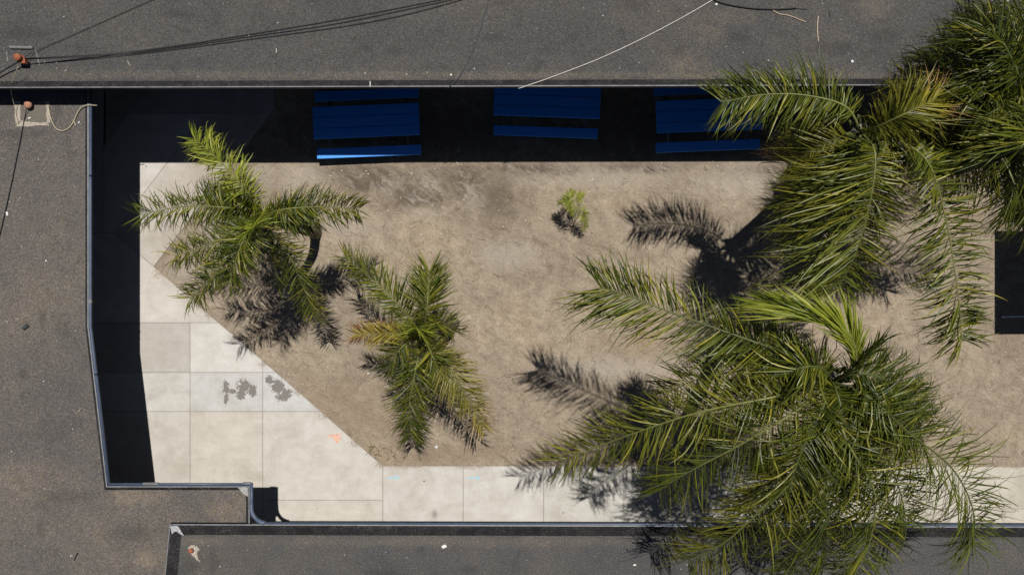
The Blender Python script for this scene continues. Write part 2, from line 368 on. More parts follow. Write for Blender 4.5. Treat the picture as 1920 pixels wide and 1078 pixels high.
slabs = [  # outlines of the poured concrete bays, plan pixels, and their tone
 ([(20, 60), (195, 60), (195, 437), (20, 437)], (.95, .95, .94)),
 ([(195, 60), (515, 60), (515, 203), (509, 213), (240, 213), (197, 275), (195, 275)], (.80, .79, .78)),
 ([(240, 213), (385, 213), (213, 437), (195, 437), (195, 275), (197, 275)], (1.06, 1.05, 1.03)),
 ([(385, 213), (509, 213), (289, 500), (213, 437)], (.94, .91, .87)),
 ([(20, 437), (213, 437), (289, 500), (410, 605), (20, 605)], (1.08, 1.06, 1.03)),
 ([(20, 605), (357, 605), (357, 698), (20, 698)], (.90, .88, .86)),
 ([(357, 605), (410, 605), (493, 676), (493, 698), (357, 698)], (1.12, 1.12, 1.12)),
 ([(493, 676), (518, 698), (493, 698)], (1.05, 1.06, 1.08)),
 ([(20, 698), (357, 698), (357, 771), (20, 771)], (1.03, 1.04, 1.04)),
 ([(357, 698), (493, 698), (493, 771), (357, 771)], (1.02, 1.05, 1.08)),
 ([(493, 698), (518, 698), (602, 771), (493, 771)], (1.03, 1.06, 1.10)),
 ([(20, 771), (357, 771), (357, 1090), (20, 1090)], (1.0, .985, .95)),
 ([(357, 771), (493, 771), (493, 1090), (357, 1090)], (1.04, 1.015, .96)),
 ([(493, 771), (602, 771), (718, 873), (718, 937), (493, 937)], (1.06, 1.05, 1.02)),
 ([(493, 937), (718, 937), (718, 1090), (493, 1090)], (1.04, 1.02, .97)),
]
tones = [(1.06, 1.05, 1.03), (1.08, 1.075, 1.06), (1.02, 1.02, 1.0)]
for i in range(11):
    x0 = 718+150.5*i
    if i < 5: slabs.append(([(x0, 873), (x0+150.5, 873), (x0+150.5, 1090), (x0, 1090)], tones[i % 3]))
    else:
        slabs.append(([(x0, 874), (x0+150.5, 874), (x0+150.5, 953), (x0, 953)], (.99, .96, .88)))
        slabs.append(([(x0, 953), (x0+150.5, 953), (x0+150.5, 1090), (x0, 1090)], (1.0, .97, .9)))
def inset(poly, ds):
    """inset a CCW polygon; ds one distance or one per edge"""
    n = len(poly); ds = ds if isinstance(ds, (list, tuple)) else [ds]*n; out = []
    for i in range(n):
        a, b, c = Vector(poly[i-1]).to_2d(), Vector(poly[i]).to_2d(), Vector(poly[(i+1) % n]).to_2d()
        d1 = (b-a).normalized(); d2 = (c-b).normalized()
        n1 = Vector((-d1.y, d1.x)); n2 = Vector((-d2.y, d2.x))
        det = n1.x*n2.y-n1.y*n2.x
        e1, e2 = ds[i-1], ds[i]
        if abs(det) < 1e-4: q = b+n1*e1
        else: q = b+Vector(((e1*n2.y-e2*n1.y)/det, (n1.x*e2-n2.x*e1)/det))
        out.append((q.x, q.y))
    return out
def ccw(poly):
    n = len(poly); a = sum(poly[i][0]*poly[(i+1) % n][1]-poly[(i+1) % n][0]*poly[i][1] for i in range(n))
    return poly if a > 0 else poly[::-1]
cm = MB(); cols = []
for poly, tone in slabs:
    p = ccw([tuple(G(x, y).to_2d()) for x, y in poly]); n = len(p)
    q0 = inset(p, .003); q1 = inset(p, .008); q2 = inset(p, .05)
    vs = [(*a, .012) for a in q0]+[(*a, .022) for a in q1]+[(*a, .0225) for a in q2]
    fs = [tuple(range(2*n, 3*n))]+[(k*n+i, k*n+(i+1) % n, (k+1)*n+(i+1) % n, (k+1)*n+i) for k in range(2) for i in range(n)]
    cm.add(vs, fs); band = tuple(t*.955 for t in tone); cols += [(*tuple(t*.88 for t in tone), 1)]*n+[(*band, 1)]*n+[(*tone, 1)]*n
walk = cm.build('concrete_walkway', M['concrete']); tag(walk, kind='structure')
ca = walk.data.color_attributes.new('tone', 'FLOAT_COLOR', 'POINT')
for i, c in enumerate(cols): ca.data[i].color = c
jm = MB()
for poly, _ in slabs: jm.prism([tuple(v) for v in inset(ccw([tuple(G(x, y).to_2d()) for x, y in poly]), 0.0)], .004, .0125)
tag(jm.build('walkway_bed', M['joint']), kind='structure')

# sprayed survey marks on the paving: thin paint films
rnd = random.Random(5)
def paint_mark(name, mat, pieces, label):
    b = MB()
    for q_, (x0, y0, x1, y1, wd) in enumerate(pieces):
        a, c = G(x0, y0), G(x1, y1); d = (c-a).normalized(); s = Vector((-d.y, d.x, 0)); n = 7; pts = []
        for sgn in (1, -1):
            r = range(n+1) if sgn == 1 else range(n, -1, -1)
            for i in r:
                p = a+(c-a)*(i/n)+s*sgn*wd/SCL/2*rnd.uniform(.55, 1.25); pts.append((p.x, p.y, .0265+.0012*q_))
        b.add(pts, [tuple(range(len(pts)))[::-1]])
    return tag(b.build(name, mat), label, 'paint mark')
paint_mark('paint_mark', M['orange_paint'], [(616, 817, 640, 814, 4), (629, 815, 633, 830, 8), (624, 820, 640, 822, 5)], 'faded orange spray mark on the pale concrete beside the dirt edge')
paint_mark('paint_mark', M['blue_paint'], [(726, 894.5, 742, 894.5, 3), (740, 890, 748, 895, 2.5), (740, 899, 748, 895, 2.5)], 'pale blue arrow sprayed on the pavement beside the slanted walkway corner')
paint_mark('paint_mark', M['blue_paint'], [(876, 895, 898, 895, 3), (896, 890, 897, 900, 3.5)], 'pale blue tee shaped mark sprayed on the pavement nearer the big palm')

# ------------------------------------------------------------------ buildings
def roof_body(root, poly, h, mats, tar_w, fascia=.14, cant=.055):
    """flat roof: metal edge, tarred cant strip, gravelled field, fascia and soffit"""
    p = ccw([tuple(v) for v in poly]); n = len(p)
    rings = [(0, h), (.022, h+.004), (.022+tar_w*.25, h-.004), (.022+tar_w, h-cant)]
    q = [(inset(p, d), z) for d, z in rings]
    def ringmesh(k0, k1, name, mat):
        vs = []
        for pts, z in q[k0:k1+1]: vs += [(a, b, z) for a, b in pts]
        fs = [(k*n+i, k*n+(i+1) % n, (k+1)*n+(i+1) % n, (k+1)*n+i) for k in range(k1-k0) for i in range(n)]
        return obj(name, vs, fs, mat, root)
    obj('roof', [(a, b, h-cant) for a, b in q[3][0]], [tuple(range(n))], mats[0], root)
    ringmesh(1, 3, 'tar_strip', mats[1]); ringmesh(0, 1, 'metal_edge', M['edge_metal'])
    vs = [(a, b, h) for a, b in p]+[(a, b, h-fascia) for a, b in p]
    obj('fascia', vs, [(i, n+i, n+(i+1) % n, (i+1) % n) for i in range(n)], M['fascia'], root)
    obj('soffit', [(a, b, h-fascia) for a, b in p], [tuple(range(n))[::-1]], M['soffit'], root)
    return root.children[0] if root.children else None
def wall_box(root, x0, y0, x1, y1, ztop, name='wall', mat=None):
    b = MB(); b.box(((x0+x1)/2, (y0+y1)/2, ztop/2), (abs(x1-x0), abs(y1-y0), ztop)); return b.build(name, mat or M['wall'], root)
def wall_opening(root, kind, c, along, wd, z0, z1, face):
    """door or window set 3 cm proud of a wall; along is 'x' or 'y', face the outward sign"""
    b = MB(); d = (wd, .06, z1-z0) if along == 'x' else (.06, wd, z1-z0); b.box((c[0], c[1], (z0+z1)/2), d, bev=.01)
    o = b.build(kind, M['door'] if kind == 'door' else M['edge_metal'], root)
    g = MB(); off = .031*face
    if kind == 'door':
        hp = (c[0]+wd*.4, c[1]+off*1.6, 1.0) if along == 'x' else (c[0]+off*1.6, c[1]+wd*.4, 1.0)
        g.box(hp, (.05, .05, .12), bev=.01); g.build('handle', M['grey_pipe'], o)
    else:
        gc = (c[0], c[1]+off, (z0+z1)/2) if along == 'x' else (c[0]+off, c[1], (z0+z1)/2)
        gd = (wd-.14, .012, z1-z0-.14) if along == 'x' else (.012, wd-.14, z1-z0-.14); g.box(gc, gd); g.build('pane', M['glass'], o)
def gutter(root, pts, r=.034, trough=True):
    b = MB(); b.tube(pts, r, 10); return b.build('gutter', M['gutter'], root, smooth=True)

# building along the top
T = thing('flat_roofed_building', G(700, -200), 'long building with wide grey gravel roof along the upper edge, over the picnic tables', 'building', 'flat roofed buildings round the courtyard')
tp = [P(-700, 167.6, H_TOP), P(2700, 157.6, H_TOP), P(2700, -900, H_TOP), P(-700, -900, H_TOP)]
roof_body(T, [v.to_2d() for v in tp], H_TOP, (M['roof_top'], M['tar']), .13)
wy = G(0, 40).y
wall_box(T, G(-360, 0).x, wy, G(2340, 0).x, wy+8, H_TOP-.142)
for px in (460, 900, 1350): wall_opening(T, 'door', (G(px, 0).x, wy), 'x', 1.0, .03, 2.15, -1)
for px in (300, 600, 760, 1050, 1200, 1500, 1650): wall_opening(T, 'window', (G(px, 0).x, wy), 'x', 1.3, 1.0, 2.2, -1)

# building on the left with the stepped corner
L = thing('flat_roofed_building', G(60, 700), 'building with brown grey gravel roof on the left, blue gutter bending along its eave', 'building', 'flat roofed buildings round the courtyard')
lp = [(-700, -12), (166, -12), (166, 193), (166, 612), (201, 911), (468, 911), (468, 1006), (345, 1006), (335, 1500), (-700, 1500)]
roof_body(L, [P(x, y, H_LEFT).to_2d() for x, y in lp], H_LEFT, (M['roof_left'], M['tar_worn']), .075)
gx = [P(x, y, H_LEFT-.02) for x, y in ((169.5, 194), (169.5, 400), (169.5, 611.5), (174.5, 654), (204, 905.5))]
gutter(L, gx); gutter(L, [P(204, 907.5, H_LEFT-.025), P(330, 907.5, H_LEFT-.025), P(470, 907.5, H_LEFT-.025)], .03)
gutter(L, [P(471.5, 905, H_LEFT-.02), P(471.5, 940, H_LEFT-.02), P(471.5, 968, H_LEFT-.02)], .034)
b = MB(); b.box(P(283, 906.5, H_LEFT-.01), (.33, .055, .05), bev=.008); b.build('gutter_bracket', M['edge_metal'], L); b = MB(); b.box(P(463, 905.5, H_LEFT), (.16, .05, .05), bev=.008)
b.build('gutter_bracket', M['edge_metal'], L)
b = MB(); b.tube([P(169.5, 562, H_LEFT-.02), P(169.5, 568, H_LEFT-.02)], .040, 10); b.build('gutter_collar', M['edge_metal'], L)
for q in ((169.5, 330), (180.2, 702)):
    b = MB(); b.tube([P(q[0], q[1]-2, H_LEFT-.02), P(q[0]+(.25 if q[1] > 612 else 0), q[1]+2, H_LEFT-.02)], .037, 10); b.build('gutter_collar', M['fascia'], L)
wx = G(100, 0).x
b = MB(); b.prism([tuple(G(x, y).to_2d()) for x, y in ((-600, 70), (100, 70), (100, 610), (140, 935), (395, 935), (395, 1400), (-600, 1400))], 0, H_LEFT-.142)
b.build('wall', M['wall'], L)
for py in (180, 450): wall_opening(L, 'door', (wx, G(0, py).y), 'y', 1.0, .03, 2.1, 1)
for py in (260, 350, 540): wall_opening(L, 'window', (wx, G(0, py).y), 'y', 1.2, 1.0, 2.1, 1)

# building along the bottom
B = thing('flat_roofed_building', G(1200, 1200), 'building with dark tarred roof edge along the lower side, its far corner smeared with white', 'building', 'flat roofed buildings round the courtyard')
bp = [(318, 982), (2700, 989), (2700, 1900), (228, 1900)]
roof_body(B, [P(x, y, H_LOW).to_2d() for x, y in bp], H_LOW, (M['roof_low'], M['tar_low']), .225, .15, .065)
gutter(B, [P(492, 980.6, H_LOW-.03), P(1200, 982.6, H_LOW-.03), P(2600, 986.6, H_LOW-.03)], .028)
b = MB(); b.tube(spline([P(471, 942, H_LEFT-.03), P(472, 958, H_LEFT), P(478, 970, H_LOW-.06), P(487, 977.5, H_LOW-.03), P(497, 980.4, H_LOW-.03)], 14), [.045]*9+[.05]*5, 8)
b.build('gutter_elbow', M['gutter'], B, smooth=True)
wall_box(B, G(480, 0).x, G(0, 1064).y, G(2340, 0).x, G(0, 1700).y, H_LOW-.152)
for px in (620, 1100, 1600): wall_opening(B, 'door', (G(px, 0).x, G(0, 1064).y), 'x', 1.0, .03, 2.1, 1)
for px in (800, 950, 1300, 1450): wall_opening(B, 'window', (G(px, 0).x, G(0, 1064).y), 'x', 1.3, 1.0, 2.2, 1)

def child(root, name):
    for c in root.children:
        if c.name.split('.')[0] == name: return c
roofT, roofL, roofB = child(T, 'roof'), child(L, 'roof'), child(B, 'roof')
def irregular(pts, h, th, jit, seed, n=5):
    r = random.Random(seed); out = []
    for i in range(len(pts)):
        a, c = P(*pts[i], h), P(*pts[(i+1) % len(pts)], h)
        for k in range(n):
            q = a+(c-a)*(k/n); out.append((q.x+r.uniform(-jit, jit), q.y+r.uniform(-jit, jit)))
    return out, h, h+th
def patch(root, name, outlines, h, mat, jit=.012, th=.012):
    b = MB()
    for i, o in enumerate(outlines):
        b = MB(); b.prism(*irregular(o, h, th, jit, i+7)); b.build(name, mat, root)
# vent with its mastic frame on the left roof (its plate is L-shaped mastic strips round a cap)
zL = H_LEFT-.055
patch(roofL, 'mastic_patch', [[(27, 190), (40, 190), (38, 228), (30, 235)], [(86.5, 190), (93, 190), (95, 232), (88, 232)], [(38, 227), (60, 229), (88, 231), (94, 236), (28, 238)]], zL, M['cement'])
patch(roofL, 'flashing', [[(40, 190), (86, 190), (88, 231), (38, 227)]], zL, simple('dusty_flashing', (.13, .115, .095), .9, .2, 0, .35, 30), .004, .006)
def vent(root, c, r, mat, label=None):
    b = MB(); b.lathe(c, [(r*.5, 0), (r*.5, r*1.0), (r*.95, r*1.1), (r, r*1.35), (r*.8, r*1.75), (r*.35, r*1.95), (.005, r*2.0)], 18)
    return b.build('vent_cap', mat, root, smooth=True)
vent(roofL, P(58.5, 199, zL), .085, M['terra'])
zB = H_LOW-.065
patch(roofB, 'mastic_patch', [[(352, 1024), (364, 1020), (373, 1027), (370, 1040), (377, 1056), (358, 1038)]], zB, M['cement'], .02)
vent(roofB, P(360, 1030, zB), .055, M['rust'])
# white smear on the roof corner
patch(B, 'corner_smear', [[(319, 985), (334, 985), (337, 991), (345, 1003), (338, 1001), (330, 995), (322, 1001), (321, 994)]], H_LOW+.006, simple('white_smear', (.33, .33, .34), .85, .2, 0, .4, 30), .01, .004)
patch(L, 'corner_smear', [[(446, 913), (465, 913), (465, 930), (457, 926)]], H_LEFT+.006, simple('pale_sealant', (.30, .29, .28), .85, .2, 0, .35, 30), .008, .004)
zT = H_TOP-.055
# curb pipe and old patch outline on the top roof
b = MB(); b.tube([P(19, 89, zT+.03), P(30, 89.5, zT+.03), P(62, 90, zT+.03)], .032, 8); b.build('vent_pipe', M['grey_pipe'], roofT)
patch(roofT, 'mastic_patch', [[(66, 93), (68, 93), (75, 122), (73, 122)], [(12, 98), (14, 98), (16, 116), (13, 116)]], zT, simple('faint_mastic', (.19, .18, .165), .9, .2, 0, .4, 20), .008, .006)

# mast and cables
mast = thing('cable_mast', P(47, 116, zT), 'orange insulator on a short mast where the black roof cables meet', 'cable mast')
b = MB(); b.tube([P(47, 116, zT), P(44, 113.5, zT+.18)], .022, 8); b.build('pole', M['grey_pipe'], mast)
b = MB(); c = P(43, 112.5, zT+.10); b.lathe(c, [(.03, 0), (.075, .02), (.085, .07), (.06, .12), (.075, .15), (.07, .21), (.03, .24)], 14); b.box(c+Vector((.06, -.05, .05)), (.09, .10, .12), bev=.01)
b.build('insulator', M['rust'], mast)
def cable(pts, r, mat, label, cat='cable', group=None, name='cable', n=28, sides=6):
    b = MB(); b.tube(spline([PH(*p) for p in pts], n), r, sides); return tag(b.build(name, mat, smooth=True), label, cat, group)
HT = 266-4; g = 'black cables fanning from the mast'
def climb(l, a, bb): return [(x, y, bb+(a-bb)*math.exp(-2.2*i)) if a > bb else (x, y, a+(bb-a)*i/(len(l)-1)) for i, (x, y) in enumerate(l)]
cable(climb([(46, 110), (210, 101), (330, 86), (460, 66), (640, 36), (825, 0), (900, -16)], HT+16, HT+2), .0068, M['cable'], 'highest of three parallel black cables running from the orange insulator', group=g)
cable(climb([(46, 111), (210, 103), (330, 89), (460, 70), (640, 43), (845, 0), (920, -18)], HT+15, HT+2), .0068, M['cable'], 'middle of three parallel black cables running from the orange insulator', group=g)
cable(climb([(46, 112), (210, 105.5), (330, 92.5), (460, 75), (640, 50.5), (760, 28), (865, 0), (930, -20)], HT+14, HT+2), .0068, M['cable'], 'lowest of three parallel black cables running from the orange insulator', group=g)
cable(climb([(46, 108), (65, 97), (150, 60), (285, 0), (340, -25)], HT+16, HT+2), .006, M['cable'], 'single black cable rising steeply away from the orange insulator', group=g)
cable(climb([(-60, 178), (0, 137), (25, 122), (43, 112)], HT+5, HT+16), .014, M['cable'], 'thick black cable reaching the orange insulator from outside the picture', group=g)
cable([(34, 125, HT+30), (24, 150, HT+12), (20, 168, 250), (26, 195, 226), (30, 216, 217), (34, 232, 217)], .006, M['cream_cable'], 'thin pale wire hanging from the upper roof to the vent patch')
cable([(50, 203, 222), (46, 222, 216), (38, 262, 216), (22, 340, 216), (3, 425, 216), (-12, 480, 216)], .009, M['cable'], 'thin black wire trailing down the brown grey roof from the round vent')
cable([(90, 198, 216), (91.5, 205, 216), (95.5, 223, 216), (104, 240, 216), (116, 245.5, 216), (128, 241, 216), (137, 230, 216), (145, 212, 217), (154, 200, 219), (167, 197.7, 221), (182, 198, 217)], .010, M['cream_cable'], 'cream wire looping over the roof and across the blue gutter', n=50)
cable([(137.5, 226, 216), (140, 231, 216), (142, 236, 216)], .009, M['cream_cable'], 'short cream wire end beside the looping cream wire', n=8)
cable([(921, -14, HT+1), (910, 25, HT+1), (896, 70, HT+1), (878, 115, HT+1), (859, 147, HT+2), (850, 156, 268), (840, 165.5, 266)], .012, M['grey_cable'], 'dark bowed cable crossing the gravel roof down to the eave')
cable([(1350, -8, HT+2), (1337, 0, HT+2), (1280, 33, HT+1.5), (1200, 75, HT+1.5), (1120, 112, HT+1.5), (1040, 143, HT+2), (1003, 156, 268), (972, 166.5, 264)], .0075, M['white_cable'], 'long white cable slanting across the gravel roof to the eave', n=40)
cable([(1325, -10, HT+2), (1350, 5, HT+2), (1400, 15, HT+2), (1450, 18, HT+2), (1492, 16, HT+2)], .013, M['cable'], 'thick black cable end sagging into view beside the white cable')
cable([(1492, 16, HT+1), (1512, 18, HT+1)], .008, M['grey_cable'], 'short grey wire continuing from the thick black cable end', n=6)
cable([(1463, 22, HT+1), (1455, 35, HT+1), (1432, 72, HT+1), (1428, 90, HT+1), (1414, 120, HT+1)], .006, M['grey_cable'], 'thin grey wire hanging below the forked stick on the roof')
def stick(pts, r, mat, label, name='twig', cat='twig'):
    return cable(pts, r, mat, label, cat, 'twigs and scraps lying on the roofs', name, 14, 6)
stick([(1449, 20, HT+1), (1462, 27, HT+1), (1480, 30, HT+1), (1511, 42, HT+1)], .009, M['stick'], 'pale bent stick above the thin grey wire on the roof')
stick([(1534, 31, HT+1), (1532.5, 55, HT+1), (1534.5, 79, HT+1)], .011, M['stick'], 'straight tan stick lying alone on the gravel roof')
stick([(1826, 38, HT+2), (1850, 26, HT+3), (1875, 12, HT+3), (1896, -3, HT+3)], .018, M['stick'], 'thick tan branch lying on the roof beside the palm crown')
stick([(1555, 22, HT+1), (1556, 32, HT+1)], .006, M['dark_bit'], 'short dark twig beside the straight tan stick')
stick([(138, 1050, 217), (142, 1042, 217), (145, 1036, 217)], .010, M['dark_bit'], 'small dark twig on the lower brown grey roof')
stick([(146, 772, 217), (151, 768, 217)], .008, M['stick'], 'tiny tan twig near the long shaded walkway')
stick([(239, 115, HT+1), (244, 124, HT+1)], .007, M['stick'], 'tiny tan twig under the three parallel cables')
stick([(518, 92, HT+1), (518, 100, HT+1)], .007, M['white_bit'], 'tiny white sliver under the three parallel cables')
stick([(694, 153, HT+2), (694, 163, HT+5)], .010, M['white_bit'], 'small white sliver on the tarred eave above the first table')
def scrap(px, py, h, d, rot, mat, label, name='scrap'):
    b = MB(); r = random.Random(int(px)); q = P(px, py, h)
    pts = []; n = 9
    for i in range(n):
        a = 2*math.pi*i/n; s = r.uniform(.75, 1.1); pts.append(Matrix.Rotation(rot, 2) @ Vector((math.copysign(abs(math.cos(a))**.6, math.cos(a))*d[0]*s/2, math.copysign(abs(math.sin(a))**.6, math.sin(a))*d[1]*s/2)))
    b.prism([(q.x+p.x, q.y+p.y) for p in pts], h, h+d[2]); return tag(b.build(name, mat), label, 'scrap', 'twigs and scraps lying on the roofs')
b = MB(); b.box(P(47.5, 613, zL+.025), (.135, .075, .05), rot=Matrix.Rotation(R(38), 3, 'Z'), bev=.01)
tag(b.build('scrap', M['dark_bit']), 'small dark block lying on the brown grey roof beside a smudge', 'scrap', 'twigs and scraps lying on the roofs')
scrap(833, 1023, zB, (.11, .075, .03), .3, M['white_bit'], 'white lump on the dark tarred lower roof')
scrap(14, 401, zL, (.05, .09, .02), .1, M['white_bit'], 'white flake near the thin black wire')
scrap(87, 489, zL, (.035, .035, .02), .1, M['white_bit'], 'tiny white flake in the middle of the brown grey roof')
scrap(1343, 9, zT, (.06, .04, .02), .6, M['white_bit'], 'white flake between the white cable and black cable')
scrap(1597, 116, zT, (.05, .05, .03), .6, M['white_bit'], 'white flake on the roof above the long left pointing frond')
scrap(846, 141, zT, (.04, .04, .02), .2, M['white_bit'], 'white flake beside the dark bowed cable')
scrap(149, 230, zL, (.05, .03, .02), 1.0, M['white_bit'], 'white flake beside the looping cream wire')
scrap(56, 222, zL+.006, (.06, .03, .02), .2, M['white_bit'], 'white flake on the plate in front of the round vent')
scrap(1190, 1058, zB, (.07, .03, .02), .2, M['white_bit'], 'flat white flake on the lower roof beside the palm shadow')
# fine litter nobody could count on the roofs
rr = random.Random(11); b = MB()
def bit(b, c, s, mi, r):
    vs = [Vector((r.uniform(.6, 1.2)*s*x, r.uniform(.6, 1.2)*s*y, r.uniform(.4, .8)*s*z)) for x, y, z in ((1, 0, 0), (-1, 0, 0), (0, 1, 0), (0, -1, 0), (0, 0, 1), (0, 0, -1))]
    b.add([v+c for v in vs], [(0, 2, 4), (2, 1, 4), (1, 3, 4), (3, 0, 4), (2, 0, 5), (1, 2, 5), (3, 1, 5), (0, 3, 5)], mi)
for i in range(230):
    k = rr.random()
    if k < .5: c = P(rr.uniform(-20, 1940), rr.uniform(-10, 145), zT)
    elif k < .8: c = P(rr.uniform(-20, 150), rr.uniform(240, 1078), zL)
    else: c = P(rr.uniform(380, 1900), rr.uniform(1012, 1090), zB)
    bit(b, c, rr.choice([.007, .009, .011, .016]), rr.choice([0, 0, 1, 2]), rr)
tag(b.build('roof_grit', [M['white_bit'], M['stick'], M['dark_bit']]), kind='stuff')

# ------------------------------------------------------------------ picnic tables
def make_table():
    root = thing('picnic_table', (0, 0, 0), 'x', 'picnic table', 'blue picnic tables under the eave')
    LN, W, HT_, HS = 2.57, .25, .667, .413
    b = MB()
    for k in (-1, 0, 1): b.box((0, k*.263, HT_-.025), (LN, W, .05), bev=.008)
    b.build('tabletop', M['blue'], root, local=True)
    for s in (-1, 1):
        b = MB(); b.box((0, s*.70, HS-.025), (LN-.015, .244, .05), bev=.008); b.build('seat', M['blue'], root, local=True)
    for s in (-1, 1):
        x = s*.96; b = MB()
        b.tube([(x, -.34, .60), (x, .34, .60)], .022, 8)
        b.tube([(x, -.80, .345), (x, .80, .345)], .022, 8)
        for e in (-1, 1): b.tube([(x, e*.26, .60), (x, e*.50, .30), (x, e*.68, .02)], .022, 8)
        b.tube([(x, -.74, .022), (x, -.62, .022)], .022, 8); b.tube([(x, .62, .022), (x, .74, .022)], .022, 8)
        b.build('frame', M['steel'], root, smooth=True, local=True)
    b = MB(); b.tube([(-.94, 0, .40), (0, 0, .59), (.94, 0, .40)], .015, 8); b.tube([(-.96, 0, .345), (.96, 0, .345)], .012, 6); b.build('brace', M['steel'], root, smooth=True, local=True)
    return root
def copy_tree(o, parent=None):
    c = o.copy(); sc.collection.objects.link(c)
    if parent: c.parent = parent
    for ch in o.children: copy_tree(ch, c)
    return c
t0 = make_table()
for i, (x, y, a, lab) in enumerate([(695.3, 237.4, 2.4, 'blue picnic table with a bright sunlit strip along its front seat'),
                                    (1023.8, 201, -2.0, 'blue picnic table tucked deepest under the eave, between the other two'),
                                    (1318, 226.6, 2.2, 'blue picnic table partly covered by a hanging palm frond')]):
    t = t0 if i == 0 else copy_tree(t0)
    t.location = G(x, y); t.rotation_euler = (0, 0, R(a)); t['label'] = lab

# ------------------------------------------------------------------ palms
def frond(root, pts, mat, rach, seed, ll, n, wd, sweep=(68, 28), dry=0.0, droop=.8, r0=.024, plume=38, kink=.35, start=.10, tiplen=.6, curl=0.0, asym=(1, 1), roll=34):
    """one feather leaf: bent stem with two ranks of folded, drooping leaflets"""
    r = random.Random(seed); N = 40
    sp = spline(pts, N); L = sum((sp[i+1]-sp[i]).length for i in range(N-1))
    b = MB(); att = []
    rad = [r0*(1-.82*i/(N-1)) for i in range(N)]
    b.tube(sp, rad, 6, 1); att += [(.2, .5, dry*.5, 1)]*len(b.v)
    V, F, MI = b.v, b.f, b.m
    up = Vector((0, 0, 1)); hd = (sp[-1]-sp[0]); hd.z = 0; hside = hd.cross(up).normalized() if hd.length > 1e-3 else Vector((1, 0, 0))
    for i in range(n):
        for s in (-1, 1):
            u = start+(1-start)*((i+r.uniform(-.35, .35)+.5)/n)
            u = min(max(u, start), .999); f = u*(N-1); k = min(int(f), N-2); p = sp[k].lerp(sp[k+1], f-k)
            T = (sp[min(k+2, N-1)]-sp[max(k-1, 0)]).normalized()
            side = T.cross(up)
            side = side.normalized() if side.length > .25 else hside
            if side.dot(hside) < 0: side = -side
            U = side.cross(T).normalized()
            prof = min(1, (u-start)/.26*.65+.35)*(1 if u < .80 else 1-(1-tiplen)*((u-.80)/.20)**1.4)
            le = ll*prof*r.uniform(.72, 1.12)*asym[0 if s < 0 else 1]
            sw = R(sweep[0]+(sweep[1]-sweep[0])*u+r.uniform(-9, 9)); ph = R(r.choice((-.5, .15, .8))*plume+r.uniform(-9, 9))
            d = T*math.cos(sw)+(side*s*math.cos(ph)+U*math.sin(ph))*math.sin(sw)
            d.normalize(); nrm = (U*math.cos(ph)-side*s*math.sin(ph)).normalized()
            nrm = Matrix.Rotation(R(r.gauss(0, roll)), 3, d) @ nrm; tw = R(r.gauss(0, roll*.8))
            rv = r.random(); dv = min(1, max(0, dry+r.uniform(-.12, .12)*(1 if dry > .02 else .25)+(.55 if dry > .3 and u > .75 else 0)))
            kp = r.uniform(.45, .8) if r.random() < kink else 9
            dr = droop*r.uniform(.5, 1.5); cu = Vector((r.uniform(-1, 1), r.uniform(-1, 1), r.uniform(-.4, .6)))*curl
            segs = 6; q = p.copy(); dd = d.copy(); base = len(V)
            for j in range(segs+1):
                t = j/segs
                wj = wd*(.38+.62*min(1, t/.3))*(1-max(0, (t-.3)/.7)**1.6)*(.85+.15*prof)
                bt = dd.cross(Matrix.Rotation(tw*t, 3, dd) @ nrm)
                bt = bt.normalized() if bt.length > 1e-4 else side
                nn = bt.cross(dd).normalized()
                if j == segs:
                    V.append(q.copy()); att.append((1, rv, dv, 1))
                else:
                    V.append(q+bt*wj*.5+nn*wj*.22); V.append(q-nn*wj*.05); V.append(q-bt*wj*.5+nn*wj*.22)
                    att += [(t, rv, dv, 1)]*3
                st = le/segs; q = q+dd*st
                g = dr*(.10+.30*t)
                if t+1/segs > kp: g += r.uniform(.7, 1.6); kp = 9; cu = cu+Vector((r.uniform(-1, 1), r.uniform(-1, 1), 0))*.5
                dd = (dd+Vector((0, 0, -g))+cu*(.15+.4*t)+Vector((r.uniform(-1, 1), r.uniform(-1, 1), r.uniform(-1, 1)))*.05).normalized()
            for j in range(segs):
                a = base+3*j
                if j < segs-1:
                    F += [(a, a+1, a+4, a+3), (a+1, a+2, a+5, a+4)]; MI += [0, 0]
                else: F += [(a, a+1, a+3), (a+1, a+2, a+3)]; MI += [0, 0]
    o = obj('frond', V, F, [mat, rach], root, MI, True)
    ca = o.data.color_attributes.new('leaf', 'FLOAT_COLOR', 'POINT')
    ca.data.foreach_set('color', [x for c in att for x in c])
    return o
def palm(name, base, crown, lean, label, r0, r1, group='palms in the dirt courtyard', bulge=1.25):
    root = thing(name, Vector((base.x, base.y, 0)), label, 'palm tree', group)
    pts = spline([base+Vector((0, 0, -.05)), base.lerp(crown, .45)+lean, crown], 26); n = len(pts)
    rr = random.Random(label); b = MB()
    rad = [(r0*(1+(bulge-1)*max(0, 1-i/4))+(r1-r0)*i/(n-1))*(1+.05*(i % 2)) for i in range(n)]
    b.tube(pts, rad, 14); b.build('trunk', M['trunk'], root, smooth=True)
    # old leaf bases sheathing the top of the trunk
    ax = (pts[-1]-pts[-4]).normalized(); b = MB()
    for k in range(9):
        a = k*2.4; s = Vector((math.cos(a), math.sin(a), 0)); p = crown-ax*(.35-.03*k)
        b.tube([p+s*r1*.7, p+s*r1*1.3+ax*.18, p+s*r1*1.9+ax*.36], [r1*.45, r1*.34, r1*.14], 6)
    b.build('leaf_bases', M['rachis_dark'], root, smooth=True)
    return root
def fr(root, crown_px, l, mat, seed, **k):
    rach = k.pop('rach', M['rachis_dark'])
    frond(root, [PH(*crown_px)]+[PH(*q) for q in l], M[mat], rach, seed, **k)

